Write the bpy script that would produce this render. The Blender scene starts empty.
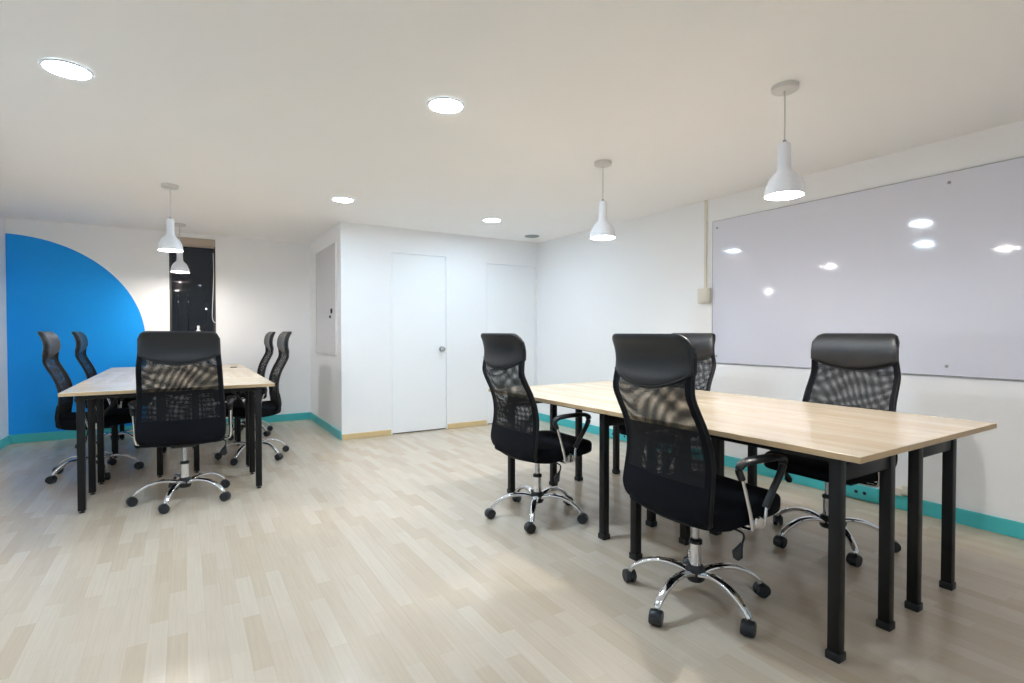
import bpy, bmesh, math, random
from mathutils import Vector, Matrix
random.seed(7)
PI = math.pi
SC = bpy.context.scene
COL = SC.collection

# ------------------------------------------------------------------ dimensions
CAM_H = 1.2
CEIL = 2.426
XL, XR, XP = -1.617, 4.129, 1.483        # left wall, right wall, side wall of the door block
YB, YF, YN = 5.981, 7.667, -1.5          # door wall, far wall, wall behind the camera
T = 0.10

# ------------------------------------------------------------------ materials
def lin(c):
    return tuple(((v / 255) / 12.92 if v / 255 <= 0.04045 else ((v / 255 + 0.055) / 1.055) ** 2.4) for v in c)

def new_mat(name):
    m = bpy.data.materials.new(name); m.use_nodes = True
    nt = m.node_tree; b = nt.nodes['Principled BSDF']
    return m, nt, b

def flat(name, rgb, rough=0.5, metal=0.0, spec=0.5, noise=0.0, scale=40.0, bump=0.0, coat=0.0):
    m, nt, b = new_mat(name)
    c = lin(rgb) + (1,)
    b.inputs['Base Color'].default_value = c
    b.inputs['Roughness'].default_value = rough
    b.inputs['Metallic'].default_value = metal
    b.inputs['Specular IOR Level'].default_value = spec
    b.inputs['Coat Weight'].default_value = coat
    if noise or bump:
        tc = nt.nodes.new('ShaderNodeTexCoord')
        n = nt.nodes.new('ShaderNodeTexNoise'); n.inputs['Scale'].default_value = scale; n.inputs['Detail'].default_value = 4
        nt.links.new(tc.outputs['Object'], n.inputs['Vector'])
        if noise:
            r = nt.nodes.new('ShaderNodeMixRGB'); r.blend_type = 'MIX'
            d = tuple(max(0, v * (1 - noise)) for v in c[:3]) + (1,)
            r.inputs[1].default_value = d; r.inputs[2].default_value = c
            nt.links.new(n.outputs['Fac'], r.inputs[0]); nt.links.new(r.outputs[0], b.inputs['Base Color'])
        if bump:
            bp = nt.nodes.new('ShaderNodeBump'); bp.inputs['Strength'].default_value = bump; bp.inputs['Distance'].default_value = 0.002
            nt.links.new(n.outputs['Fac'], bp.inputs['Height']); nt.links.new(bp.outputs[0], b.inputs['Normal'])
    return m

def emit(name, rgb, strength):
    m, nt, b = new_mat(name)
    b.inputs['Base Color'].default_value = (0.8, 0.8, 0.8, 1)
    b.inputs['Emission Color'].default_value = rgb + (1,)
    b.inputs['Emission Strength'].default_value = strength
    return m

def math_node(nt, op, a, b=None):
    n = nt.nodes.new('ShaderNodeMath'); n.operation = op
    for k, v in enumerate((a, b)):
        if v is None: continue
        if isinstance(v, (int, float)): n.inputs[k].default_value = v
        else: nt.links.new(v, n.inputs[k])
    return n.outputs[0]

M = {}
M['wall'] = flat('white_wall_paint', (244, 245, 247), 0.6, spec=0.3, noise=0.02, scale=3, bump=0.03)
M['ceiling'] = flat('ceiling_paint', (246, 245, 244), 0.75, spec=0.2, noise=0.02, scale=2)
M['door'] = flat('door_paint', (244, 246, 248), 0.4, spec=0.4)
M['teal'] = flat('teal_paint', (72, 190, 196), 0.4, noise=0.08, scale=12)
M['pine'] = flat('pine_skirting', (226, 200, 150), 0.45, noise=0.12, scale=20)
M['black_metal'] = flat('black_steel', (9, 9, 10), 0.45, spec=0.35)
M['black_plastic'] = flat('black_plastic', (24, 25, 28), 0.45, noise=0.1, scale=60)
M['frame_black'] = flat('matte_black_frame', (13, 13, 16), 0.55, spec=0.3)
M['rubber'] = flat('caster_black', (30, 33, 38), 0.4)
M['chrome'] = flat('chrome', (225, 226, 230), 0.08, metal=1.0)
M['steel'] = flat('satin_steel', (190, 190, 195), 0.25, metal=1.0)
M['leather'] = flat('black_leatherette', (19, 20, 25), 0.42, spec=0.55, bump=0.12, scale=220)
M['fabric'] = flat('black_seat_fabric', (15, 16, 22), 0.9, spec=0.15, bump=0.4, scale=500)
M['lampwhite'] = flat('white_enamel', (236, 237, 242), 0.3, spec=0.5)
M['canopy'] = flat('grey_white_plastic', (214, 211, 208), 0.5)
M['cord'] = flat('pale_cord', (205, 203, 200), 0.6)
M['cream'] = flat('cream_plastic', (226, 221, 208), 0.5)
M['grey'] = flat('vent_grey', (158, 166, 166), 0.6)
M['dark'] = flat('gap_shade', (40, 40, 42), 0.8)  # dark colour painted in for the shade inside narrow gaps
M['winframe'] = flat('dark_window_frame', (58, 52, 46), 0.5)
M['blind'] = flat('beige_blind', (186, 172, 158), 0.7)
M['board'] = flat('grey_wall_board', (214, 213, 217), 0.25, spec=0.5)
M['whiteboard'] = flat('glass_white_board', (222, 223, 236), 0.06, spec=0.55, coat=0.3)
M['edge'] = flat('board_edge', (150, 152, 158), 0.4)
M['bottle'] = flat('white_bottle', (225, 228, 228), 0.4)
M['plywood_edge'] = flat('table_edge_band', (202, 172, 132), 0.5, noise=0.2, scale=30)
M['lens'] = emit('downlight_lens', (0.66, 0.84, 1.0), 108.0)
M['lens_dim'] = emit('downlight_lens_dimmer', (0.66, 0.84, 1.0), 61.0)
M['bulb'] = emit('warm_bulb', (1.0, 0.96, 0.89), 185.0)
M['bulb_soft'] = emit('warm_bulb_softer', (1.0, 0.94, 0.85), 140.0)
M['street'] = emit('street_lamp_glow', (0.95, 1.0, 1.0), 1.2)
M['night'] = flat('night_facade', (22, 25, 30), 0.9)

# glass
m, nt, b = new_mat('window_glass')
b.inputs['Base Color'].default_value = (1, 1, 1, 1); b.inputs['Roughness'].default_value = 0.0
b.inputs['Transmission Weight'].default_value = 1.0; b.inputs['IOR'].default_value = 1.27
M['glass'] = m

# laminate floor: three-strip boards running along Y
def floor_mat():
    m, nt, b = new_mat('maple_laminate_floor')
    tc = nt.nodes.new('ShaderNodeTexCoord')
    mp = nt.nodes.new('ShaderNodeMapping'); mp.inputs['Rotation'].default_value = (0, 0, PI / 2)
    nt.links.new(tc.outputs['Object'], mp.inputs['Vector'])
    br = nt.nodes.new('ShaderNodeTexBrick')
    br.offset = 0.37; br.offset_frequency = 2; br.squash = 1.0
    br.inputs['Scale'].default_value = 1.0
    br.inputs['Brick Width'].default_value = 0.41; br.inputs['Row Height'].default_value = 0.066
    br.inputs['Mortar Size'].default_value = 0.0006; br.inputs['Mortar Smooth'].default_value = 0.5
    br.inputs['Color1'].default_value = lin((206, 192, 175)) + (1,)
    br.inputs['Color2'].default_value = lin((195, 177, 156)) + (1,)
    br.inputs['Mortar'].default_value = lin((190, 172, 150)) + (1,)
    nt.links.new(mp.outputs[0], br.inputs['Vector'])
    # grain stretched along the boards
    g = nt.nodes.new('ShaderNodeMapping'); g.inputs['Scale'].default_value = (90, 3.5, 1)
    nt.links.new(tc.outputs['Object'], g.inputs['Vector'])
    n = nt.nodes.new('ShaderNodeTexNoise'); n.inputs['Scale'].default_value = 1.0; n.inputs['Detail'].default_value = 5
    nt.links.new(g.outputs[0], n.inputs['Vector'])
    rp = nt.nodes.new('ShaderNodeValToRGB')
    rp.color_ramp.elements[0].color = (0.95, 0.94, 0.93, 1); rp.color_ramp.elements[1].color = (1.03, 1.05, 1.05, 1)
    rp.color_ramp.elements[0].position = 0.3; rp.color_ramp.elements[1].position = 0.7
    nt.links.new(n.outputs['Fac'], rp.inputs[0])
    mx = nt.nodes.new('ShaderNodeMixRGB'); mx.blend_type = 'MULTIPLY'; mx.inputs[0].default_value = 0.8
    nt.links.new(br.outputs['Color'], mx.inputs[1]); nt.links.new(rp.outputs[0], mx.inputs[2])
    nt.links.new(mx.outputs[0], b.inputs['Base Color'])
    b.inputs['Roughness'].default_value = 0.26; b.inputs['Specular IOR Level'].default_value = 0.4
    return m
M['floor'] = floor_mat()

def table_mat(name, axis):
    m, nt, b = new_mat(name)
    tc = nt.nodes.new('ShaderNodeTexCoord')
    mp = nt.nodes.new('ShaderNodeMapping')
    if axis == 'Y': mp.inputs['Rotation'].default_value = (0, 0, PI / 2)
    nt.links.new(tc.outputs['Object'], mp.inputs['Vector'])
    br = nt.nodes.new('ShaderNodeTexBrick'); br.offset = 0.43
    br.inputs['Scale'].default_value = 1.0
    br.inputs['Brick Width'].default_value = 0.62; br.inputs['Row Height'].default_value = 0.048
    br.inputs['Mortar Size'].default_value = 0.0
    br.inputs['Color1'].default_value = lin((228, 213, 191)) + (1,)
    br.inputs['Color2'].default_value = lin((215, 196, 169)) + (1,)
    br.inputs['Mortar'].default_value = lin((215, 188, 150)) + (1,)
    nt.links.new(mp.outputs[0], br.inputs['Vector'])
    g = nt.nodes.new('ShaderNodeMapping'); g.inputs['Scale'].default_value = (110, 4, 4) if axis == 'Y' else (4, 110, 4)
    nt.links.new(tc.outputs['Object'], g.inputs['Vector'])
    n = nt.nodes.new('ShaderNodeTexNoise'); n.inputs['Scale'].default_value = 1.0; n.inputs['Detail'].default_value = 5
    nt.links.new(g.outputs[0], n.inputs['Vector'])
    rp = nt.nodes.new('ShaderNodeValToRGB')
    rp.color_ramp.elements[0].color = (0.84, 0.80, 0.76, 1); rp.color_ramp.elements[1].color = (1.05, 1.04, 1.03, 1)
    rp.color_ramp.elements[0].position = 0.3; rp.color_ramp.elements[1].position = 0.72
    nt.links.new(n.outputs['Fac'], rp.inputs[0])
    mx = nt.nodes.new('ShaderNodeMixRGB'); mx.blend_type = 'MULTIPLY'; mx.inputs[0].default_value = 0.7
    nt.links.new(br.outputs['Color'], mx.inputs[1]); nt.links.new(rp.outputs[0], mx.inputs[2])
    nt.links.new(mx.outputs[0], b.inputs['Base Color'])
    b.inputs['Roughness'].default_value = 0.22; b.inputs['Specular IOR Level'].default_value = 0.5
    return m
M['tableY'] = table_mat('pale_butcher_block', 'Y')
M['tableX'] = table_mat('pale_butcher_block_across', 'X')

# far wall paint: white with a blue rounded field (a quarter ellipse over a straight block)
def mural_mat():
    m, nt, b = new_mat('white_wall_with_blue_field')
    tc = nt.nodes.new('ShaderNodeTexCoord'); sp = nt.nodes.new('ShaderNodeSeparateXYZ')
    nt.links.new(tc.outputs['Object'], sp.inputs[0])
    cx, cz, a, c = XL, 1.10, 1.225, 1.16
    dx = math_node(nt, 'DIVIDE', math_node(nt, 'SUBTRACT', sp.outputs['X'], cx), a)
    dz = math_node(nt, 'DIVIDE', math_node(nt, 'MAXIMUM', math_node(nt, 'SUBTRACT', sp.outputs['Z'], cz), 0.0), c)
    r2 = math_node(nt, 'ADD', math_node(nt, 'POWER', math_node(nt, 'ABSOLUTE', dx), 2.0), math_node(nt, 'POWER', dz, 2.0))
    inside = math_node(nt, 'LESS_THAN', r2, 1.0)
    mx = nt.nodes.new('ShaderNodeMixRGB')
    mx.inputs[1].default_value = lin((244, 245, 247)) + (1,); mx.inputs[2].default_value = lin((10, 157, 243)) + (1,)
    nt.links.new(inside, mx.inputs[0]); nt.links.new(mx.outputs[0], b.inputs['Base Color'])
    b.inputs['Roughness'].default_value = 0.55; b.inputs['Specular IOR Level'].default_value = 0.3
    return m
M['mural'] = mural_mat()

# woven chair mesh: open threads, two layers of slightly different pitch
def mesh_mat(name, pitch, cover, rot, warp):
    m, nt, b = new_mat(name)
    b.inputs['Base Color'].default_value = lin((17, 18, 22)) + (1,)
    b.inputs['Roughness'].default_value = 0.7; b.inputs['Specular IOR Level'].default_value = 0.25
    tc = nt.nodes.new('ShaderNodeTexCoord')
    ns = nt.nodes.new('ShaderNodeTexNoise'); ns.inputs['Scale'].default_value = 3.0; ns.inputs['Detail'].default_value = 0
    nt.links.new(tc.outputs['Object'], ns.inputs['Vector'])
    sc = nt.nodes.new('ShaderNodeVectorMath'); sc.operation = 'MULTIPLY_ADD'
    nt.links.new(ns.outputs['Color'], sc.inputs[0]); sc.inputs[1].default_value = (warp, warp, warp)
    nt.links.new(tc.outputs['Object'], sc.inputs[2])
    rt = nt.nodes.new('ShaderNodeMapping'); rt.inputs['Rotation'].default_value = (rot, 0, 0)
    nt.links.new(sc.outputs[0], rt.inputs['Vector'])
    sp = nt.nodes.new('ShaderNodeSeparateXYZ'); nt.links.new(rt.outputs[0], sp.inputs[0])
    k = 2 * PI / pitch
    s1 = math_node(nt, 'SINE', math_node(nt, 'MULTIPLY', sp.outputs['Y'], k))
    s2 = math_node(nt, 'SINE', math_node(nt, 'MULTIPLY', sp.outputs['Z'], k))
    th = math.cos(PI * cover)
    f = math_node(nt, 'MAXIMUM', math_node(nt, 'GREATER_THAN', s1, th), math_node(nt, 'GREATER_THAN', s2, th))
    tr = nt.nodes.new('ShaderNodeBsdfTransparent'); mix = nt.nodes.new('ShaderNodeMixShader')
    nt.links.new(f, mix.inputs[0]); nt.links.new(tr.outputs[0], mix.inputs[1]); nt.links.new(b.outputs[0], mix.inputs[2])
    out = [n for n in nt.nodes if n.type == 'OUTPUT_MATERIAL'][0]
    nt.links.new(mix.outputs[0], out.inputs['Surface'])
    return m
M['mesh_a'] = mesh_mat('chair_mesh_rear', 0.0040, 0.405, 0.0, 0.004)
M['mesh_c'] = mesh_mat('chair_mesh_lumbar', 0.0046, 0.36, 0.0, 0.01)
M['mesh_b'] = mesh_mat('chair_mesh_front', 0.00436, 0.405, 0.03, 0.030)

# ------------------------------------------------------------------ mesh helpers
def box(bm, x0, x1, y0, y1, z0, z1, bev=0.0, seg=2):
    t = bmesh.new()
    bmesh.ops.create_cube(t, size=1)
    for v in t.verts:
        v.co = Vector((x0 + (v.co.x + .5) * (x1 - x0), y0 + (v.co.y + .5) * (y1 - y0), z0 + (v.co.z + .5) * (z1 - z0)))
    if bev: bmesh.ops.bevel(t, geom=t.edges[:], offset=bev, segments=seg, affect='EDGES', profile=0.5)
    merge(bm, t)

def merge(bm, t, mtx=None):
    if mtx is not None: bmesh.ops.transform(t, matrix=mtx, verts=t.verts[:])
    vm = {v: bm.verts.new(v.co) for v in t.verts}
    for f in t.faces:
        nf = bm.faces.new([vm[v] for v in f.verts]); nf.material_index = f.material_index
    t.free()

def lathe(bm, prof, cx=0, cy=0, cz=0, n=32, mtx=None, close=False):
    t = bmesh.new(); rings = []
    for r, z in prof:
        if r < 1e-6: rings.append([t.verts.new((0, 0, z))])
        else: rings.append([t.verts.new((r * math.cos(2 * PI * k / n), r * math.sin(2 * PI * k / n), z)) for k in range(n)])
    pairs = list(zip(rings[:-1], rings[1:]))
    if close: pairs.append((rings[-1], rings[0]))
    for a, b in pairs:
        for k in range(n):
            j = (k + 1) % n
            if len(a) == 1 and len(b) == 1: continue
            if len(a) == 1: t.faces.new((a[0], b[k], b[j]))
            elif len(b) == 1: t.faces.new((a[k], a[j], b[0]))
            else: t.faces.new((a[k], a[j], b[j], b[k]))
    bmesh.ops.recalc_face_normals(t, faces=t.faces[:])
    mm = Matrix.Translation((cx, cy, cz))
    merge(bm, t, mm @ mtx if mtx is not None else mm)

def smooth_path(pts, sub=6, closed=False):
    pts = [Vector(p) for p in pts]; n = len(pts); out = []
    rng = range(n if closed else n - 1)
    for i in rng:
        if closed: p0, p1, p2, p3 = (pts[(i + k) % n] for k in (-1, 0, 1, 2))
        else: p0, p1, p2, p3 = pts[max(i - 1, 0)], pts[i], pts[i + 1], pts[min(i + 2, n - 1)]
        for s in range(sub):
            t = s / sub
            out.append(0.5 * ((2 * p1) + (p2 - p0) * t + (2 * p0 - 5 * p1 + 4 * p2 - p3) * t * t + (3 * p1 - p0 - 3 * p2 + p3) * t ** 3))
    if not closed: out.append(pts[-1])
    return out

def sweep(bm, pts, rx, ry=None, n=10, up=(0, 0, 1), closed=False, power=1.0):
    """tube along pts; rx half-width across 'up', ry half-height along 'up'; power<1 squares the section"""
    pts = [Vector(p) for p in pts]; N = len(pts); up = Vector(up)
    if ry is None: ry = rx
    R = (lambda v, i: v[i] if isinstance(v, (list, tuple)) else v)
    rings = []
    for i, p in enumerate(pts):
        a = pts[(i - 1) % N] if (closed or i > 0) else p
        b = pts[(i + 1) % N] if (closed or i < N - 1) else p
        d = (b - a).normalized()
        side = d.cross(up)
        if side.length < 1e-4: side = d.cross(Vector((1, 0, 0)))
        side.normalize(); u2 = side.cross(d).normalized()
        ring = []
        for k in range(n):
            th = 2 * PI * (k + .5) / n
            c, s = math.cos(th), math.sin(th)
            c = math.copysign(abs(c) ** power, c); s = math.copysign(abs(s) ** power, s)
            ring.append(bm.verts.new(p + side * c * R(rx, i) + u2 * s * R(ry, i)))
        rings.append(ring)
    fs = []
    for i in range(N if closed else N - 1):
        a, b = rings[i], rings[(i + 1) % N]
        for k in range(n):
            j = (k + 1) % n
            fs.append(bm.faces.new((a[k], a[j], b[j], b[k])))
    if not closed:
        fs.append(bm.faces.new(list(reversed(rings[0])))); fs.append(bm.faces.new(rings[-1]))
    bmesh.ops.recalc_face_normals(bm, faces=fs)

def obj(name, bm, mat, parent=None, smooth=None, loc=None):
    me = bpy.data.meshes.new(name)
    bmesh.ops.recalc_face_normals(bm, faces=bm.faces[:])
    bm.to_mesh(me); bm.free()
    for mm in (mat if isinstance(mat, (list, tuple)) else [mat]): me.materials.append(mm)
    o = bpy.data.objects.new(name, me); COL.objects.link(o)
    if smooth is not None:
        for p in me.polygons: p.use_smooth = True
        me.set_sharp_from_angle(angle=math.radians(smooth))
    if parent is not None: o.parent = parent
    if loc is not None: o.location = loc
    return o

def thing(name, label, cat, loc=(0, 0, 0), rz=0.0, group=None):
    o = bpy.data.objects.new(name, None); COL.objects.link(o)
    o.empty_display_size = 0.1
    o.location = loc; o.rotation_euler = (0, 0, rz)
    o['label'] = label; o['category'] = cat
    if group: o['group'] = group
    return o

def tag(o, label, cat, group=None):
    o['label'] = label; o['category'] = cat
    if group: o['group'] = group
    return o

def struct(o, label=None, cat=None):
    o['kind'] = 'structure'
    if label: o['label'] = label
    if cat: o['category'] = cat
    return o

def copy_tree(o, parent=None):
    c = o.copy(); COL.objects.link(c); c.parent = parent
    for ch in list(o.children): copy_tree(ch, c)
    return c

B = bmesh.new

# ------------------------------------------------------------------ the room
bm = B(); box(bm, XL - T, XR + T, YN - T, YF + T, -0.06, 0.0)
struct(obj('floor', bm, M['floor']), 'pale maple laminate floor of short strips', 'floor')
bm = B(); box(bm, XL - T, XR + T, YN - T, YF + T, CEIL, CEIL + 0.08)
struct(obj('ceiling', bm, M['ceiling']), 'plain off-white ceiling with round downlights', 'ceiling')
bm = B(); box(bm, XL - T, XL, YN, YF + T, 0, CEIL)
struct(obj('wall_left', bm, M['wall']), 'white wall left of the blue painted wall', 'wall')
bm = B(); box(bm, XR, XR + T, YN, YF + T, 0, CEIL)
struct(obj('wall_right', bm, M['wall']), 'white wall behind the large whiteboard', 'wall')
bm = B(); box(bm, XL - T, XR + T, YN - T, YN, 0, CEIL)
struct(obj('wall_rear', bm, M['wall']), 'white wall behind the camera', 'wall')

# far wall with window opening
WX0, WX1, WZ0, WZ1 = -0.150, 0.345, 1.05, 2.375
bm = B()
box(bm, XL, WX0, YF, YF + T, 0, CEIL); box(bm, WX1, XP, YF, YF + T, 0, CEIL)
box(bm, WX0, WX1, YF, YF + T, 0, WZ0); box(bm, WX0, WX1, YF, YF + T, WZ1, CEIL)
struct(obj('wall_far', bm, M['mural']), 'far wall, white with a large blue rounded painted field', 'wall')
# window
w = thing('window_1', 'narrow tall dark window beside the blue painted field', 'window', (0, YF, 0)); w['kind'] = 'structure'
bm = B(); f = 0.022
box(bm, WX0, WX0 + f, 0.06, 0.095, WZ0, WZ1); box(bm, WX1 - f, WX1, 0.06, 0.095, WZ0, WZ1)
box(bm, WX0 + f, WX1 - f, 0.06, 0.095, WZ1 - f, WZ1); box(bm, WX0 + f, WX1 - f, 0.06, 0.095, WZ0, WZ0 + f)
obj('window_frame', bm, M['winframe'], w)
bm = B(); box(bm, WX0 + f, WX1 - f, 0.075, 0.081, WZ0 + f, WZ1 - f); obj('pane', bm, M['glass'], w)
bm = B(); box(bm, WX0 + 0.001, WX1 - 0.001, -0.03, 0.058, WZ0 + 0.001, WZ0 + 0.022, 0.004); obj('window_sill', bm, M['wall'], w)

# door wall with two openings
D1 = (2.050, 2.772, 2.147); D2 = (3.325, 4.103, 2.107)
bm = B()
box(bm, XP + T, D1[0], YB, YB + T, 0, CEIL); box(bm, D1[1], D2[0], YB, YB + T, 0, CEIL); box(bm, D2[1], XR, YB, YB + T, 0, CEIL)
box(bm, D1[0], D1[1], YB, YB + T, D1[2], CEIL); box(bm, D2[0], D2[1], YB, YB + T, D2[2], CEIL)
struct(obj('wall_back', bm, M['wall']), 'white wall with two flush white doors', 'wall')
bm = B(); box(bm, XP, XP + T, YB, YF, 0, CEIL)
struct(obj('wall_side', bm, M['wall']), 'white side wall of the door block holding the grey board', 'wall')

def door(name, d, label, knob):
    t = thing(name, label, 'door', ((d[0] + d[1]) / 2, YB, 0)); t['kind'] = 'structure'
    h = (d[1] - d[0]) / 2; j = 0.014; g = 0.0035
    bm = B()
    box(bm, -h, -h + j, -0.004, T, 0, d[2]); box(bm, h - j, h, -0.004, T, 0, d[2]); box(bm, -h + j, h - j, -0.004, T, d[2] - j, d[2])
    obj('door_frame', bm, M['door'], t)
    bm = B(); box(bm, -h + j + g, h - j - g, 0.002, 0.042, 0.013, d[2] - j - g, 0.0015, 1)
    s = obj('door_slab', bm, M['door'], t)
    bm = B(); box(bm, -h + j, h - j, 0.05, 0.06, 0, d[2] - j); obj('gap_shade_sheet', bm, M['dark'], t)  # dark sheet behind the slab, its colour standing in for gap shade
    if knob:
        r = Matrix.Rotation(PI / 2, 4, 'X')
        bm = B(); lathe(bm, [(0, 0), (0.033, 0), (0.031, 0.006), (0.012, 0.010), (0.012, 0.034), (0.022, 0.040), (0.029, 0.052), (0.027, 0.064), (0.015, 0.070), (0, 0.071)], knob[0] - (d[0] + d[1]) / 2, 0.002, knob[1], 24, r)
        obj('door_knob', bm, M['steel'], t, 40)['label'] = 'round satin steel door knob'
    return t
door('door_1', D1, 'flush white door with round steel knob', (2.694, 0.995))
door('door_2', D2, 'flush white door in the corner behind the first chair at the right desks', (3.40, 0.995))

# skirting
def skirt(name, segs, mat, label):
    bm = B()
    for s in segs: box(bm, *s, 0.003, 1)
    struct(obj(name, bm, mat), label, 'skirting board')
SH, ST = 0.095, 0.016
skirt('baseboard_far', [(XL + ST, XP - ST, YF - ST, YF, 0, SH)], M['teal'], 'teal skirting along the far blue and white wall')
skirt('baseboard_left', [(XL, XL + ST, YN, YF, 0, SH)], M['teal'], 'teal skirting along the left wall')
skirt('baseboard_side', [(XP - ST, XP, YB, YF, 0, SH)], M['teal'], 'teal skirting under the grey wall board')
skirt('baseboard_right', [(XR - ST, XR, YN, YB - 0.013, 0, SH)], M['teal'], 'teal skirting along the whiteboard wall')
skirt('baseboard_back', [(XP, D1[0], YB - 0.013, YB, 0, 0.062), (D1[1], D2[0], YB - 0.013, YB, 0, 0.062), (D2[1], XR, YB - 0.013, YB, 0, 0.062)], M['pine'], 'pale pine skirting between the white doors')

# ------------------------------------------------------------------ things fixed to the walls
wb = thing('whiteboard', 'large glossy grey-white board along the right wall', 'whiteboard', (XR - 0.0015, 1.75, 0.925))
bm = B(); box(bm, -0.012, -0.004, -1.39, 1.39, 0.0, 1.285, 0.0015, 1); obj('writing_surface', bm, M['whiteboard'], wb)
bm = B(); box(bm, -0.004, 0.0, -1.385, 1.385, 0.005, 1.28); obj('backing_panel', bm, M['edge'], wb)  # plain backing sheet behind the board, not a wall mount
bm = B()
box(bm, -0.0135, -0.003, -1.393, 1.393, -0.004, 0.0005); box(bm, -0.0135, -0.003, -1.393, 1.393, 1.2845, 1.288)
box(bm, -0.0135, -0.003, 1.39, 1.393, 0, 1.285); box(bm, -0.0135, -0.003, -1.393, -1.39, 0, 1.285)
obj('edge_trim', bm, M['edge'], wb)
ry = Matrix.Rotation(-PI / 2, 4, 'Y')
for y in (1.343, -0.365, -1.343):
    for z in (0.06, 1.222):
        bm = B(); lathe(bm, [(0, 0), (0.010, 0), (0.010, 0.003), (0.006, 0.005), (0, 0.005)], -0.012, y, z, 14, ry); obj('fixing_screw', bm, M['edge'], wb, 40)

nb = thing('wall_board', 'tall grey board on the white side wall left of the doors', 'board', (XP, 6.69, 0.93))
bm = B(); box(bm, -0.014, 0, -0.515, 0.52, 0.005, 1.295, 0.002, 1); obj('board_panel', bm, M['board'], nb)
bm = B()
box(bm, -0.018, 0, -0.523, -0.513, 0, 1.30); box(bm, -0.018, 0, 0.518, 0.528, 0, 1.30)
box(bm, -0.018, 0, -0.513, 0.518, 0, 0.008); box(bm, -0.018, 0, -0.513, 0.518, 1.292, 1.30)
obj('board_frame', bm, M['canopy'], nb)
def board_magnet(y, z, r, label):
    bm = B(); lathe(bm, [(0, 0), (r, 0), (r, 0.010), (r * 0.8, 0.014), (0, 0.014)], 0, 0, 0, 18, ry)
    o = obj('magnet', bm, M['black_plastic'], None, 40, (XP - 0.014, y, z)); tag(o, label, 'magnet', 'magnets on the grey board')
board_magnet(6.361, 1.451, 0.030, 'larger round dark magnet on the grey board, upper of the two')
board_magnet(6.425, 1.385, 0.016, 'small dark magnet on the grey board just below the larger one')

cd = thing('junction_box', 'cream wall box with a cable conduit rising to the ceiling left of the whiteboard', 'wall box', (XR, 3.220, 1.54))
bm = B(); box(bm, -0.045, 0, -0.062, 0.062, -0.068, 0.068, 0.006); obj('box_body', bm, M['cream'], cd, 40)
bm = B(); box(bm, -0.050, -0.044, -0.05, 0.05, -0.055, 0.055, 0.003); obj('cover_plate', bm, M['cream'], cd, 40)
bm = B(); box(bm, -0.018, 0, -0.012, 0.012, 0.066, CEIL - 1.54 - 0.001, 0.003); obj('conduit', bm, M['cream'], cd, 40)

def outlet(y, half, label, n):
    t = thing('power_outlet', label, 'outlet', (XR - ST, y, 0.0), 0, 'teal outlet boxes on the skirting')
    bm = B(); box(bm, -0.03, 0, -half, half, 0.008, 0.108, 0.005); obj('outlet_body', bm, M['teal'], t, 40)
    for k in range(n):
        yy = (k - (n - 1) / 2) * 0.055
        bm = B(); lathe(bm, [(0, 0), (0.012, 0), (0.012, 0.0025), (0, 0.0025)], -0.0295, yy, 0.06, 14, ry); obj('socket', bm, M['black_plastic'], t)
outlet(1.865, 0.115, 'teal double socket box on skirting, framed between the near desk legs', 2)
outlet(4.420, 0.085, 'farther teal socket box on skirting, seen through the middle desk legs', 1)
outlet(4.235, 0.085, 'second teal socket box beside the farther one, nearer the whiteboard', 1)
ad = thing('plug_adapter', 'cream plug adapter on top of teal skirting behind near desk legs', 'plug', (XR, 1.645, 0.096))
bm = B(); box(bm, -0.045, -0.001, -0.035, 0.030, 0.0, 0.055, 0.008); obj('adapter_body', bm, M['cream'], ad, 40)
bm = B(); box(bm, -0.038, -0.002, -0.062, -0.032, 0.012, 0.075, 0.008); obj('plug_head', bm, M['cream'], ad, 40)

# window sill odds and ends
bt = thing('bottle', 'small white bottle on the window sill', 'bottle', (0.150, YF - 0.003, WZ0 + 0.022))
bm = B(); lathe(bm, [(0, 0), (0.026, 0), (0.028, 0.006), (0.028, 0.13), (0.024, 0.150), (0.012, 0.165), (0.012, 0.182), (0, 0.182)], n=24); obj('bottle_body', bm, M['bottle'], bt, 40)
bm = B(); lathe(bm, [(0, 0.182), (0.015, 0.182), (0.015, 0.210), (0, 0.212)], n=20); obj('cap', bm, M['bottle'], bt, 40)
pts = smooth_path([(0.318, YF - 0.004, 2.20), (0.322, YF - 0.006, 1.95), (0.314, YF - 0.008, 1.70), (0.306, YF - 0.010, 1.52), (0.303, YF - 0.012, 1.40), (0.318, YF - 0.010, 1.335), (0.350, YF - 0.006, 1.325), (0.362, YF - 0.005, 1.34)], 6)
bm = B(); sweep(bm, pts, 0.0035, n=8)
tag(obj('cable', bm, M['lampwhite'], None, 60), 'thin white cable hanging at the right edge of the dark window', 'cable')

bl = thing('roller_blind', 'rolled-up beige blind at the top of the dark window', 'blind', (0, YF, 0))
bm = B(); box(bm, WX0 + 0.004, WX1 - 0.004, -0.002, 0.052, 2.285, WZ1 - 0.001, 0.006); obj('blind_cassette', bm, M['blind'], bl, 40)
bm = B(); box(bm, WX0 + 0.012, WX1 - 0.012, 0.012, 0.024, 2.262, 2.284, 0.003); obj('bottom_bar', bm, M['blind'], bl, 40)

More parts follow.
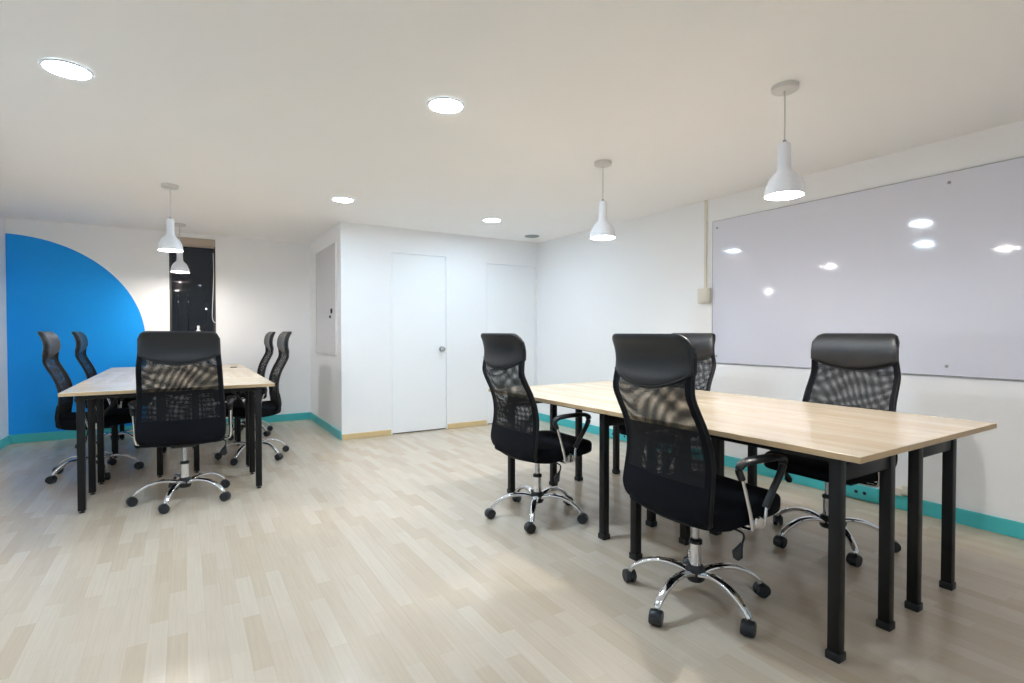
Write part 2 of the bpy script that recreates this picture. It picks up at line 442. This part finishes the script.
# night outside
for x, y, z, r, lab in ((0.90, 29.0, 2.32, 0.04, 'brightest distant street lamp seen through the window, lower right'),
                        (-0.23, 29.0, 2.62, 0.013, 'faint distant street lamp through window, left of the pair'),
                        (0.17, 29.0, 2.64, 0.013, 'faint distant street lamp through window, right of the pair')):
    t = thing('street_lamp', lab, 'street lamp', (x, y, -6.0), 0, 'street lamps outside the window')
    bm = B(); sweep(bm, [(0, 0.3, 0), (0, 0.3, z + 6.2), (0, 0.15, z + 6.32), (0, 0, z + 6.25)], 0.015, n=8); obj('pole', bm, M['night'], t, 60)
    bm = B(); lathe(bm, [(0, -r), (r * .7, -r * .7), (r, 0), (r * .7, r * .7), (0, r)], 0, 0, z + 6.0, 14); obj('lamp_globe', bm, M['street'], t, 60)
bm = B(); box(bm, -30, 30, 8.2, 60, -6.2, -6.0)
struct(obj('exterior_ground', bm, M['night']), 'dark street outside the window', 'ground')

# ------------------------------------------------------------------ ceiling fittings
def downlight(x, y, label, r=0.086, lens='lens'):
    t = thing('downlight', label, 'ceiling light', (x, y, CEIL), 0, 'round white downlights in the ceiling')
    bm = B(); lathe(bm, [(r, -0.001), (r + 0.014, -0.001), (r + 0.012, -0.006), (r + 0.002, -0.008), (r, -0.004)], n=40, close=True); obj('trim_ring', bm, M['lampwhite'], t, 40)
    bm = B(); lathe(bm, [(0, -0.0045), (r, -0.0045), (r, -0.0015), (0, -0.0015)], n=40); obj('lens', bm, M[lens], t, 40)
    return t
downlight(-0.452, 3.195, 'round downlight at upper left, nearest the left wall')
downlight(1.209, 2.619, 'round downlight in the middle of the ceiling, above the open floor')
downlight(1.254, 4.970, 'round downlight in front of the corner with the grey board', lens='lens_dim')
downlight(2.861, 5.015, 'round downlight in front of the two white doors', lens='lens_dim')
downlight(0.35, -0.50, 'added unseen downlight behind the camera, for fill light', lens='lens_dim')  # unseen lamp, added to lighten this end of the room

cv = thing('ceiling_vent', 'small round grey ceiling vent near the back right corner', 'vent', (3.766, 5.576, CEIL))
bm = B(); lathe(bm, [(0.075, -0.001), (0.095, -0.001), (0.090, -0.010), (0.075, -0.010)], n=32, close=True); obj('vent_rim', bm, M['grey'], cv, 40)
bm = B()
for r in (0.018, 0.036, 0.054, 0.070): lathe(bm, [(r - 0.007, -0.002), (r, -0.002), (r + 0.004, -0.012), (r - 0.003, -0.012)], n=32, close=True)
obj('louvre', bm, M['grey'], cv, 40)
bm = B(); lathe(bm, [(0, -0.0005), (0.075, -0.0005), (0.075, -0.0015), (0, -0.0015)], n=32); obj('duct_plate', bm, M['dark'], cv)

def make_pendant():
    t = thing('pendant_lamp', '', 'pendant lamp', (0, 0, CEIL), 0, 'white bell pendant lamps')
    bm = B(); lathe(bm, [(0, -0.001), (0.062, -0.001), (0.062, -0.022), (0.056, -0.027), (0, -0.027)], n=32); obj('ceiling_canopy', bm, M['canopy'], t, 40)
    bm = B(); lathe(bm, [(0.0035, -0.026), (0.0035, -0.275)], n=8); obj('cord', bm, M['cord'], t, 60)
    bm = B(); lathe(bm, [(0, -0.268), (0.008, -0.268), (0.009, -0.283), (0, -0.283)], n=16); obj('cord_grip', bm, M['grey'], t, 40)
    outer = [(0.004, -0.283), (0.022, -0.283), (0.027, -0.288), (0.0285, -0.30), (0.031, -0.40), (0.034, -0.42), (0.046, -0.434), (0.060, -0.447), (0.072, -0.465), (0.082, -0.488), (0.088, -0.515), (0.090, -0.545)]
    inner = [(0.0875, -0.545), (0.0855, -0.515), (0.0795, -0.489), (0.0695, -0.467), (0.058, -0.450), (0.044, -0.437), (0.031, -0.423), (0.028, -0.40), (0.026, -0.30), (0.004, -0.287)]
    bm = B(); lathe(bm, outer + inner, n=48, close=True); obj('lamp_shade', bm, M['lampwhite'], t, 50)
    bm = B(); lathe(bm, [(0, -0.405), (0.016, -0.407), (0.018, -0.470), (0.030, -0.492), (0.036, -0.515), (0.032, -0.536), (0.018, -0.549), (0, -0.552)], n=24); obj('bulb', bm, M['bulb'], t, 60)
    return t
pend0 = make_pendant()
for i, (x, y, lab) in enumerate((
        (2.549, 1.528, 'nearest white bell pendant lamp, over the near pair of right desks'),
        (2.569, 2.893, 'white bell pendant lamp over the far pair of right desks'),
        (-0.090, 5.242, 'white bell pendant lamp over the left desks, left of the dark window'),
        (-0.035, 7.050, 'farthest white bell pendant lamp, seen against the dark window'))):
    p = pend0 if i == 0 else copy_tree(pend0)
    p.location = (x, y, CEIL); p['label'] = lab
    if i >= 2:                                    # the lamps over the left desks are a little weaker
        for ch in p.children:
            if ch.name.startswith('bulb'):
                ch.data = ch.data.copy(); ch.data.materials[0] = M['bulb_soft']

# ------------------------------------------------------------------ desks
def desk(name_label, loc, along, L, Wd, fx0, fx1, fl0, fl1, h, pad, leg=0.042):
    """top spans 0..Wd across and 0..L along; frame legs at the given inner rectangle. along = 'Y' or 'X'"""
    t = thing('desk', name_label, 'desk', loc, 0, 'pale wood desks with black steel frames')
    th = 0.024
    def bx(bm, a0, a1, l0, l1, z0, z1, bev=0.0):
        if along == 'Y': box(bm, a0, a1, l0, l1, z0, z1, bev)
        else: box(bm, l0, l1, a0, a1, z0, z1, bev)
    bm = B(); bx(bm, 0.001, Wd - 0.001, 0.001, L - 0.001, h - th, h, 0.002)
    top = obj('desk_top', bm, M['table' + along], t)
    bm = B(); e = 0.0012
    bx(bm, 0.0, e, 0.001, L - .001, h - th + .002, h - .002); bx(bm, Wd - e, Wd, 0.001, L - .001, h - th + .002, h - .002)
    bx(bm, 0.0012, Wd - .0012, 0.0, e, h - th + .002, h - .002); bx(bm, 0.0012, Wd - .0012, L - e, L, h - th + .002, h - .002)
    obj('edge_band', bm, M['plywood_edge'], top)
    zt = h - th
    for a in (fx0, fx1 - leg):
        for l in (fl0, fl1 - leg):
            bm = B(); bx(bm, a, a + leg, l, l + leg, 0.02 if pad else 0.016, zt - 0.0005, 0.003); lg = obj('leg', bm, M['black_metal'], t, 40)
            bm = B()
            if pad: bx(bm, a - 0.005, a + leg + 0.005, l - 0.005, l + leg + 0.005, 0.0, 0.032, 0.004)
            else:
                ca, cl = a + leg / 2, l + leg / 2
                lathe(bm, [(0, 0), (0.016, 0), (0.016, 0.006), (0.007, 0.009), (0.007, 0.018), (0, 0.018)], *( (ca, cl) if along == 'Y' else (cl, ca)), 0, 16)
            obj('foot_cap', bm, M['black_plastic'], lg, 40)
    rz0, rz1 = zt - 0.098, zt - 0.038
    if along == 'X': rz0, rz1 = zt - 0.052, zt - 0.004
    for l in (fl0 + 0.006, fl1 - leg + 0.006):
        bm = B(); bx(bm, fx0 + leg, fx1 - leg, l, l + leg - 0.012, rz0, rz1, 0.002); obj('end_rail', bm, M['black_metal'], t, 40)
    for a in (fx0 + 0.008, fx1 - leg + 0.008):
        bm = B(); bx(bm, a, a + leg - 0.016, fl0 + leg, fl1 - leg, zt - 0.030, zt - 0.0005, 0.002); obj('long_rail', bm, M['black_metal'], t, 40)
    return t
HR = 0.778
desk('near left desk of the right group, front corner closest to camera', (1.940, 0.885, 0), 'Y', 1.270, 0.640, 0.062, 0.491, 0.095, 1.147, HR, True)
desk('near right desk of the right group, overhanging toward the whiteboard', (2.582, 0.885, 0), 'Y', 1.270, 0.622, 0.076, 0.474, 0.100, 1.147, HR, True)
desk('far left desk of the right group, with the first chair at it', (1.940, 2.157, 0), 'Y', 1.300, 0.640, 0.105, 0.535, 0.130, 1.195, HR, True)
desk('far right desk of the right group, toward the whiteboard', (2.582, 2.157, 0), 'Y', 1.300, 0.622, 0.105, 0.555, 0.130, 1.195, HR, True)
HL = 0.808
d = desk('front desk of the left group, set crosswise behind the front chair', (-0.695, 4.420, 0), 'X', 1.285, 0.705, 0.032, 0.545, 0.086, 1.195, HL, False)
d = desk('left middle desk of the left group, along the blue wall side', (-0.695, 5.127, 0), 'Y', 1.285, 0.641, 0.105, 0.535, 0.095, 1.170, HL, False)
d = desk('right middle desk of the left group, along the white wall side', (-0.052, 5.127, 0), 'Y', 1.285, 0.641, 0.112, 0.552, 0.095, 1.170, HL, False)
d4 = desk('rear desk of the left group, crosswise in front of the dark window', (-0.695, 6.414, 0), 'X', 1.285, 0.930, 0.075, 0.890, 0.075, 1.195, HL, False)
for x, y in ((0.97, 0.56), (1.16, 0.24)):
    bm = B(); lathe(bm, [(0, 0), (0.034, 0), (0.034, 0.005), (0.028, 0.008), (0, 0.006)], x, y, HL + 0.0003, 20); obj('cable_grommet', bm, M['black_plastic'], d4, 40)

# ------------------------------------------------------------------ office chair (local +X is the way the sitter faces, origin on the floor)
PROF = [(0.415, -0.190), (0.45, -0.214), (0.50, -0.224), (0.58, -0.214), (0.66, -0.206), (0.74, -0.214), (0.82, -0.240), (0.90, -0.280), (0.95, -0.300), (1.00, -0.293), (1.05, -0.280), (1.10, -0.281), (1.15, -0.295), (1.195, -0.320)]
WID = [(0.415, 0.235), (0.45, 0.252), (0.50, 0.263), (0.60, 0.261), (0.75, 0.253), (0.90, 0.246), (0.955, 0.243), (1.00, 0.239), (1.05, 0.235), (1.10, 0.234), (1.15, 0.233), (1.195, 0.230)]
def interp(tab, z):
    if z <= tab[0][0]: return tab[0][1]
    for i in range(len(tab) - 1):
        z0, v0 = tab[i]; z1, v1 = tab[i + 1]
        if z <= z1:
            vm = tab[i - 1][1] if i else v0; vp = tab[i + 2][1] if i + 2 < len(tab) else v1
            zm = tab[i - 1][0] if i else z0 - (z1 - z0); zp = tab[i + 2][0] if i + 2 < len(tab) else z1 + (z1 - z0)
            t = (z - z0) / (z1 - z0); m0 = (v1 - vm) / (z1 - zm) * (z1 - z0); m1 = (vp - v0) / (zp - z0) * (z1 - z0)
            return (2 * t**3 - 3 * t**2 + 1) * v0 + (t**3 - 2 * t**2 + t) * m0 + (-2 * t**3 + 3 * t**2) * v1 + (t**3 - t**2) * m1
    return tab[-1][1]
def back_pt(u, z, off=0.0):
    cu = 0.034 if z < 0.95 else 0.034 - 0.012 * min(1, (z - 0.95) / 0.1)
    return Vector((interp(PROF, z) + cu * u * u + off, u * interp(WID, z), z))
def grid_sheet(bm, us, zs, off, mi=0):
    V = [[bm.verts.new(back_pt(u, z, off)) for u in us] for z in zs]
    for i in range(len(zs) - 1):
        for k in range(len(us) - 1):
            f = bm.faces.new((V[i][k], V[i][k + 1], V[i + 1][k + 1], V[i + 1][k])); f.material_index = mi
def superbox(bm, cx, cy, cz, a, b, c, e1, e2, nu=40, nv=20, warp=None):
    sg = lambda v, e: math.copysign(abs(v) ** e, v)
    rows = []
    for i in range(nv + 1):
        ph = -PI / 2 + PI * i / nv
        row = []
        for k in range(nu):
            th = 2 * PI * k / nu
            p = Vector((a * sg(math.cos(ph), e1) * sg(math.cos(th), e2), b * sg(math.cos(ph), e1) * sg(math.sin(th), e2), c * sg(math.sin(ph), e1)))
            if warp: p = warp(p)
            row.append(p + Vector((cx, cy, cz)))
            if i in (0, nv): break
        rows.append([bm.verts.new(p) for p in row])
    for i in range(nv):
        A, Bq = rows[i], rows[i + 1]
        for k in range(nu):
            j = (k + 1) % nu
            if len(A) == 1: bm.faces.new((A[0], Bq[j], Bq[k]))
            elif len(Bq) == 1: bm.faces.new((A[k], A[j], Bq[0]))
            else: bm.faces.new((A[k], A[j], Bq[j], Bq[k]))

def make_chair():
    t = thing('office_chair', '', 'office chair', (0, 0, 0), 0, 'black mesh high-back office chairs')
    us = [-1 + 2 * k / 24 for k in range(25)]
    # --- backrest: two mesh layers
    zs = [0.43 + (1.02 - 0.43) * k / 34 for k in range(35)]
    bm = B(); grid_sheet(bm, [u * 0.97 for u in us], zs, -0.009); br = obj('back_mesh', bm, M['mesh_a'], t, 60)
    bm = B(); grid_sheet(bm, [u * 0.97 for u in us], zs, 0.009); obj('front_mesh_layer', bm, M['mesh_b'], br, 60)
    bm = B(); zl = [0.43 + 0.16 * k / 10 for k in range(11)]
    grid_sheet(bm, [u * 0.975 for u in us], zl, -0.014); grid_sheet(bm, [u * 0.975 for u in us], zl, 0.014)
    bmesh.ops.bridge_loops(bm, edges=[e for e in bm.edges if e.is_boundary])
    obj('lower_back_cover', bm, M['fabric'], t, 60)
    bm = B(); zl = [0.57 + 0.20 * k / 12 for k in range(13)]
    grid_sheet(bm, [u * 0.96 for u in us], zl, 0.0); obj('lumbar_mesh', bm, M['mesh_c'], br, 60)
    zl = [0.43 + 0.61 * k / 34 for k in range(35)]
    for sd in (-1, 1):
        ue = [sd * (0.885 + 0.10 * k / 4) for k in range(5)]
        bm = B(); grid_sheet(bm, ue, zl, -0.0105); grid_sheet(bm, ue, zl, 0.0105)
        bmesh.ops.bridge_loops(bm, edges=[e for e in bm.edges if e.is_boundary])
        obj('edge_binding', bm, M['fabric'], br, 60)
    # side frame tubes joined under the seat and into the headrest
    path = []
    n = 30
    for k in range(n + 1): path.append(back_pt(0.985, 0.44 + (1.10 - 0.44) * k / n))
    left = [Vector((p.x, -p.y, p.z)) for p in path]
    z0 = 0.425
    bot = [Vector((interp(PROF, z0) + 0.034 * u * u, u * 0.245, z0 - 0.012 * (1 - u * u))) for u in (-0.9, -0.6, -0.3, 0, 0.3, 0.6, 0.9)]
    loop = list(reversed(left)) + bot + path
    bm = B(); sweep(bm, loop, 0.008, 0.010, n=10, up=(1, 0, 0)); obj('back_frame', bm, M['frame_black'], t, 60)
    # headrest pad: thick sheet with curved lower edge and rounded top corners
    bm = B(); NU, NV = 28, 16
    layers = []
    for s in (-1, 1):
        V = []
        for i in range(NV + 1):
            row = []
            for k in range(NU + 1):
                u = -1 + 2 * k / NU
                zb = 1.035 - 0.062 * (1 - u * u)
                a = abs(u); ztop = 1.195 - (0.052 * (1 - math.sqrt(max(0, 1 - ((a - 0.76) / 0.24) ** 2))) if a > 0.76 else 0)
                v = i / NV; z = zb + (ztop - zb) * v
                edge = (1 - abs(u) ** 8) * (1 - abs(2 * v - 1) ** 6)
                thick = 0.010 + 0.013 * max(0, edge) ** 0.5
                p = back_pt(u * 1.012, z, s * thick + 0.002)
                row.append(bm.verts.new(p))
            V.append(row)
        layers.append(V)
        for i in range(NV):
            for k in range(NU): bm.faces.new((V[i][k], V[i][k + 1], V[i + 1][k + 1], V[i + 1][k]))
    Aq, Bq = layers
    ring = [(0, k) for k in range(NU)] + [(i, NU) for i in range(NV)] + [(NV, k) for k in range(NU, 0, -1)] + [(i, 0) for i in range(NV, 0, -1)]
    for q in range(len(ring)):
        i0, k0 = ring[q]; i1, k1 = ring[(q + 1) % len(ring)]
        bm.faces.new((Aq[i0][k0], Aq[i1][k1], Bq[i1][k1], Bq[i0][k0]))
    hd = obj('headrest', bm, M['leather'], t, 70)
    bm = B(); pts = [back_pt(0.97 * (-1.0 + 2 * k / 20), 1.035 - 0.062 * (1 - (-1.0 + 2 * k / 20) ** 2), 0.0) for k in range(21)]
    sweep(bm, pts, 0.007, 0.016, n=8, up=(1, 0, 0)); obj('headrest_seam', bm, M['black_plastic'], hd, 60)
    # --- seat
    def warp(p):
        q = p.copy()
        fr = max(0, (q.x - 0.08) / 0.19); q.z -= 0.020 * fr * fr; q.z += 0.036 * max(0, q.x + 0.10) / 0.36 * (1.0 if q.z < 0 else 0.75)
        q.z -= 0.012 * (q.y / 0.26) ** 2 * (1 if q.z < 0 else -0.6)
        rr = max(0, (-q.x - 0.12) / 0.14); q.z += 0.015 * rr
        q.y *= 1 - 0.10 * max(0, (q.x - 0.05) / 0.22) ** 2
        return q
    bm = B(); superbox(bm, 0.047, 0, 0.446, 0.274, 0.258, 0.046, 0.42, 0.40, 48, 20, warp); obj('seat', bm, M['fabric'], t, 80)
    # --- mechanism
    bm = B(); box(bm, -0.10, 0.11, -0.075, 0.075, 0.375, 0.408, 0.008); box(bm, -0.03, 0.14, -0.19, 0.19, 0.392, 0.406, 0.003)
    mech = obj('seat_mechanism', bm, M['black_plastic'], t, 40)
    bm = B(); pts = smooth_path([(-0.02, -0.07, 0.392), (-0.015, -0.17, 0.394), (-0.01, -0.245, 0.392), (-0.008, -0.262, 0.378), (-0.014, -0.258, 0.345)], 5)
    sweep(bm, pts, 0.0045, n=8, up=(1, 0, 0)); lv = obj('tilt_lever', bm, M['black_metal'], t, 60)
    bm = B(); pts = [(-0.014, -0.258, 0.350), (-0.018, -0.254, 0.335), (-0.026, -0.246, 0.303), (-0.030, -0.241, 0.282)]
    sweep(bm, pts, [0.007, 0.012, 0.027, 0.014], [0.006, 0.007, 0.008, 0.005], n=12, up=(1, 0, 0)); obj('lever_paddle', bm, M['black_plastic'], lv, 60)
    # --- armrests
    for s in (1, -1):
        y = 0.292 * s
        arm = B()
        pts = smooth_path([(-0.058, y, 0.622), (-0.076, y, 0.660), (-0.056, y, 0.683), (-0.01, y + .006 * s, 0.692), (0.08, y + .008 * s, 0.694), (0.150, y + .006 * s, 0.690), (0.185, y, 0.668), (0.172, y, 0.622), (0.120, y, 0.550), (0.080, y, 0.490)], 6)
        N = len(pts)
        ws = [0.015 + 0.020 * math.exp(-(((k / (N - 1)) - 0.42) / 0.20) ** 2) for k in range(N)]
        sweep(arm, pts, ws, [0.012] * N, n=12, up=(0, 0, 1) if False else (0, 1e-3, 1), power=0.85)
        a = obj('armrest', arm, M['black_plastic'], t, 60)
        bm = B(); sweep(bm, smooth_path([(-0.062, y, 0.634), (-0.030, y, 0.54), (0.002, y, 0.43), (0.015, y - .02 * s, 0.402), (0.02, y - .12 * s, 0.399)], 4), 0.0085, n=10, up=(0, 1, 0)); obj('arm_strut', bm, M['chrome'], a, 60)
        bm = B(); sweep(bm, smooth_path([(0.086, y, 0.500), (0.078, y, 0.47), (0.075, y, 0.43), (0.07, y - .02 * s, 0.402), (0.06, y - .12 * s, 0.399)], 4), 0.0085, n=10, up=(0, 1, 0)); obj('arm_strut', bm, M['chrome'], a, 60)
        bm = B(); lathe(bm, [(0, 0), (0.026, 0), (0.028, 0.004), (0.024, 0.012), (0, 0.014)], 0.042, y - 0.006 * s, 0.432, 18, Matrix.Rotation(-PI / 2 * s, 4, 'X')); obj('arm_bolt', bm, M['chrome'], a, 40)
    # --- column
    bm = B(); lathe(bm, [(0, 0.12), (0.025, 0.12), (0.025, 0.262), (0, 0.262)], n=24); obj('gas_column', bm, M['chrome'], t, 40)
    bm = B(); lathe(bm, [(0.0, 0.258), (0.029, 0.258), (0.029, 0.272), (0.020, 0.278), (0, 0.278)], n=24); obj('column_collar', bm, M['black_plastic'], t, 40)
    bm = B(); lathe(bm, [(0, 0.235), (0.0155, 0.235), (0.0155, 0.378), (0, 0.378)], n=20); obj('piston', bm, M['steel'], t, 40)
    return t

def make_base():
    """five-star base, its own turn about the column"""
    bm = B(); lathe(bm, [(0, 0.090), (0.034, 0.090), (0.040, 0.098), (0.044, 0.125), (0.040, 0.150), (0.030, 0.160), (0, 0.160)], n=28)
    hub = obj('base_hub', bm, M['black_plastic'], None, 40)
    for k in range(5):
        an = 2 * PI * k / 5
        ca, sa = math.cos(an), math.sin(an)
        prof = [(0.034, 0.126), (0.07, 0.139), (0.12, 0.146), (0.18, 0.141), (0.23, 0.122), (0.272, 0.096), (0.294, 0.074), (0.299, 0.064)]
        pts = smooth_path([(r * ca, r * sa, z) for r, z in prof], 4)
        N = len(pts); w = [0.023 - 0.008 * i / (N - 1) for i in range(N)]; h = [0.013 - 0.002 * i / (N - 1) for i in range(N)]
        bm = B(); sweep(bm, pts, w, h, n=12, power=0.8); lg = obj('base_leg', bm, M['chrome'], hub, 60)
        # caster: hood and two wheels, trailing at an angle of its own
        aa = an + random.uniform(-1.2, 1.2)
        px, py = 0.300 * ca, 0.300 * sa
        R = Matrix.Translation((px, py, 0)) @ Matrix.Rotation(aa, 4, 'Z')
        t2 = B(); lathe(t2, [(0, 0.05), (0.006, 0.05), (0.006, 0.078), (0, 0.078)], n=12)
        prof2 = [(0.030 * math.cos(q) * 1.06, 0.030 * math.sin(q) * 1.06 + 0.031) for q in [(-0.25 + 1.55 * j / 10) * PI / 1.3 for j in range(11)]]
        V = []
        for yy in (-0.025, -0.020, 0.020, 0.025):
            sc = 0.93 if abs(yy) > 0.022 else 1.0
            V.append([t2.verts.new((0.012 + x * sc, yy, 0.031 + (z - 0.031) * sc)) for x, z in prof2])
        for a in range(3):
            for j in range(10): t2.faces.new((V[a][j], V[a][j + 1], V[a + 1][j + 1], V[a + 1][j]))
        t2.faces.new(V[0]); t2.faces.new(list(reversed(V[3])))
        bm = B(); merge(bm, t2, R)
        for s in (-1, 1):
            wmx = R @ Matrix.Translation((0.012, 0.004 * s, 0.031)) @ Matrix.Rotation(-PI / 2 * s, 4, 'X')
            lathe(bm, [(0, 0), (0.028, 0), (0.031, 0.003), (0.031, 0.015), (0.026, 0.021), (0.012, 0.019), (0, 0.019)], 0, 0, 0, 22, wmx)
        obj('caster', bm, M['rubber'], hub, 50)
    return hub

chair0 = make_chair()
base0 = make_base(); base0.parent = chair0
D = math.radians
spots = [
    # x, y, facing, base turn (world), label
    (1.940, 1.560, -5, 45, 'nearest black mesh chair, seen from behind at the near left desk of the right group'),
    (1.955, 2.830, 0, 13, 'black mesh chair standing first at the right desks, in front of the doors'),
    (3.110, 1.590, 180, 16, 'black mesh chair facing the camera across the near right desk, before the whiteboard'),
    (3.110, 2.790, 180, 40, 'mostly hidden black mesh chair behind the nearest chair, before the whiteboard'),
    (-0.006, 4.450, 86, 33, 'black mesh chair with its back squarely to camera at the left desks'),
    (-0.660, 5.650, 0, 2, 'black mesh chair in side view before the blue wall, nearer of two'),
    (-0.628, 6.900, 0, 25, 'black mesh chair in side view before the blue wall, farther of two'),
    (0.560, 5.600, 180, 18, 'black mesh chair in side view against the white wall, nearer of two'),
    (0.590, 6.880, 180, 24, 'black mesh chair in side view against the white wall, farther of two'),
]
for i, (x, y, face, turn, lab) in enumerate(spots):
    c = chair0 if i == 0 else copy_tree(chair0)
    c.location = (x, y, 0); c.rotation_euler = (0, 0, D(face)); c['label'] = lab
    for ch in c.children:
        if ch.name.startswith('base_hub'): ch.rotation_euler = (0, 0, D(turn - face))
        elif i >= 4 and not ch.name.startswith(('gas_column', 'column_collar')): ch.location.z += 0.014   # these seats are set a little higher

# ------------------------------------------------------------------ world, camera, view
w = bpy.data.worlds.new('night'); SC.world = w; w.use_nodes = True
w.node_tree.nodes['Background'].inputs[0].default_value = (0.0025, 0.003, 0.004, 1)
w.node_tree.nodes['Background'].inputs[1].default_value = 1.0

cam = bpy.data.cameras.new('camera'); co = bpy.data.objects.new('camera', cam); COL.objects.link(co)
cam.sensor_fit = 'HORIZONTAL'; cam.sensor_width = 36.0; cam.lens = 527.15 / 1024 * 36.0
cam.clip_start = 0.05; cam.clip_end = 200
co.location = (0, 0, CAM_H)
co.rotation_euler = (PI / 2 - D(0.987), 0, -D(31.867))
SC.camera = co
SC.view_settings.view_transform = 'Standard'; SC.view_settings.look = 'None'
SC.view_settings.exposure = 1.81; SC.view_settings.gamma = 1.0; SC.view_settings.use_curve_mapping = False
SC.cycles.max_bounces = 14; SC.cycles.diffuse_bounces = 8; SC.cycles.transparent_max_bounces = 24
SC.cycles.caustics_reflective = False; SC.cycles.caustics_refractive = False
SC.cycles.use_denoising = True
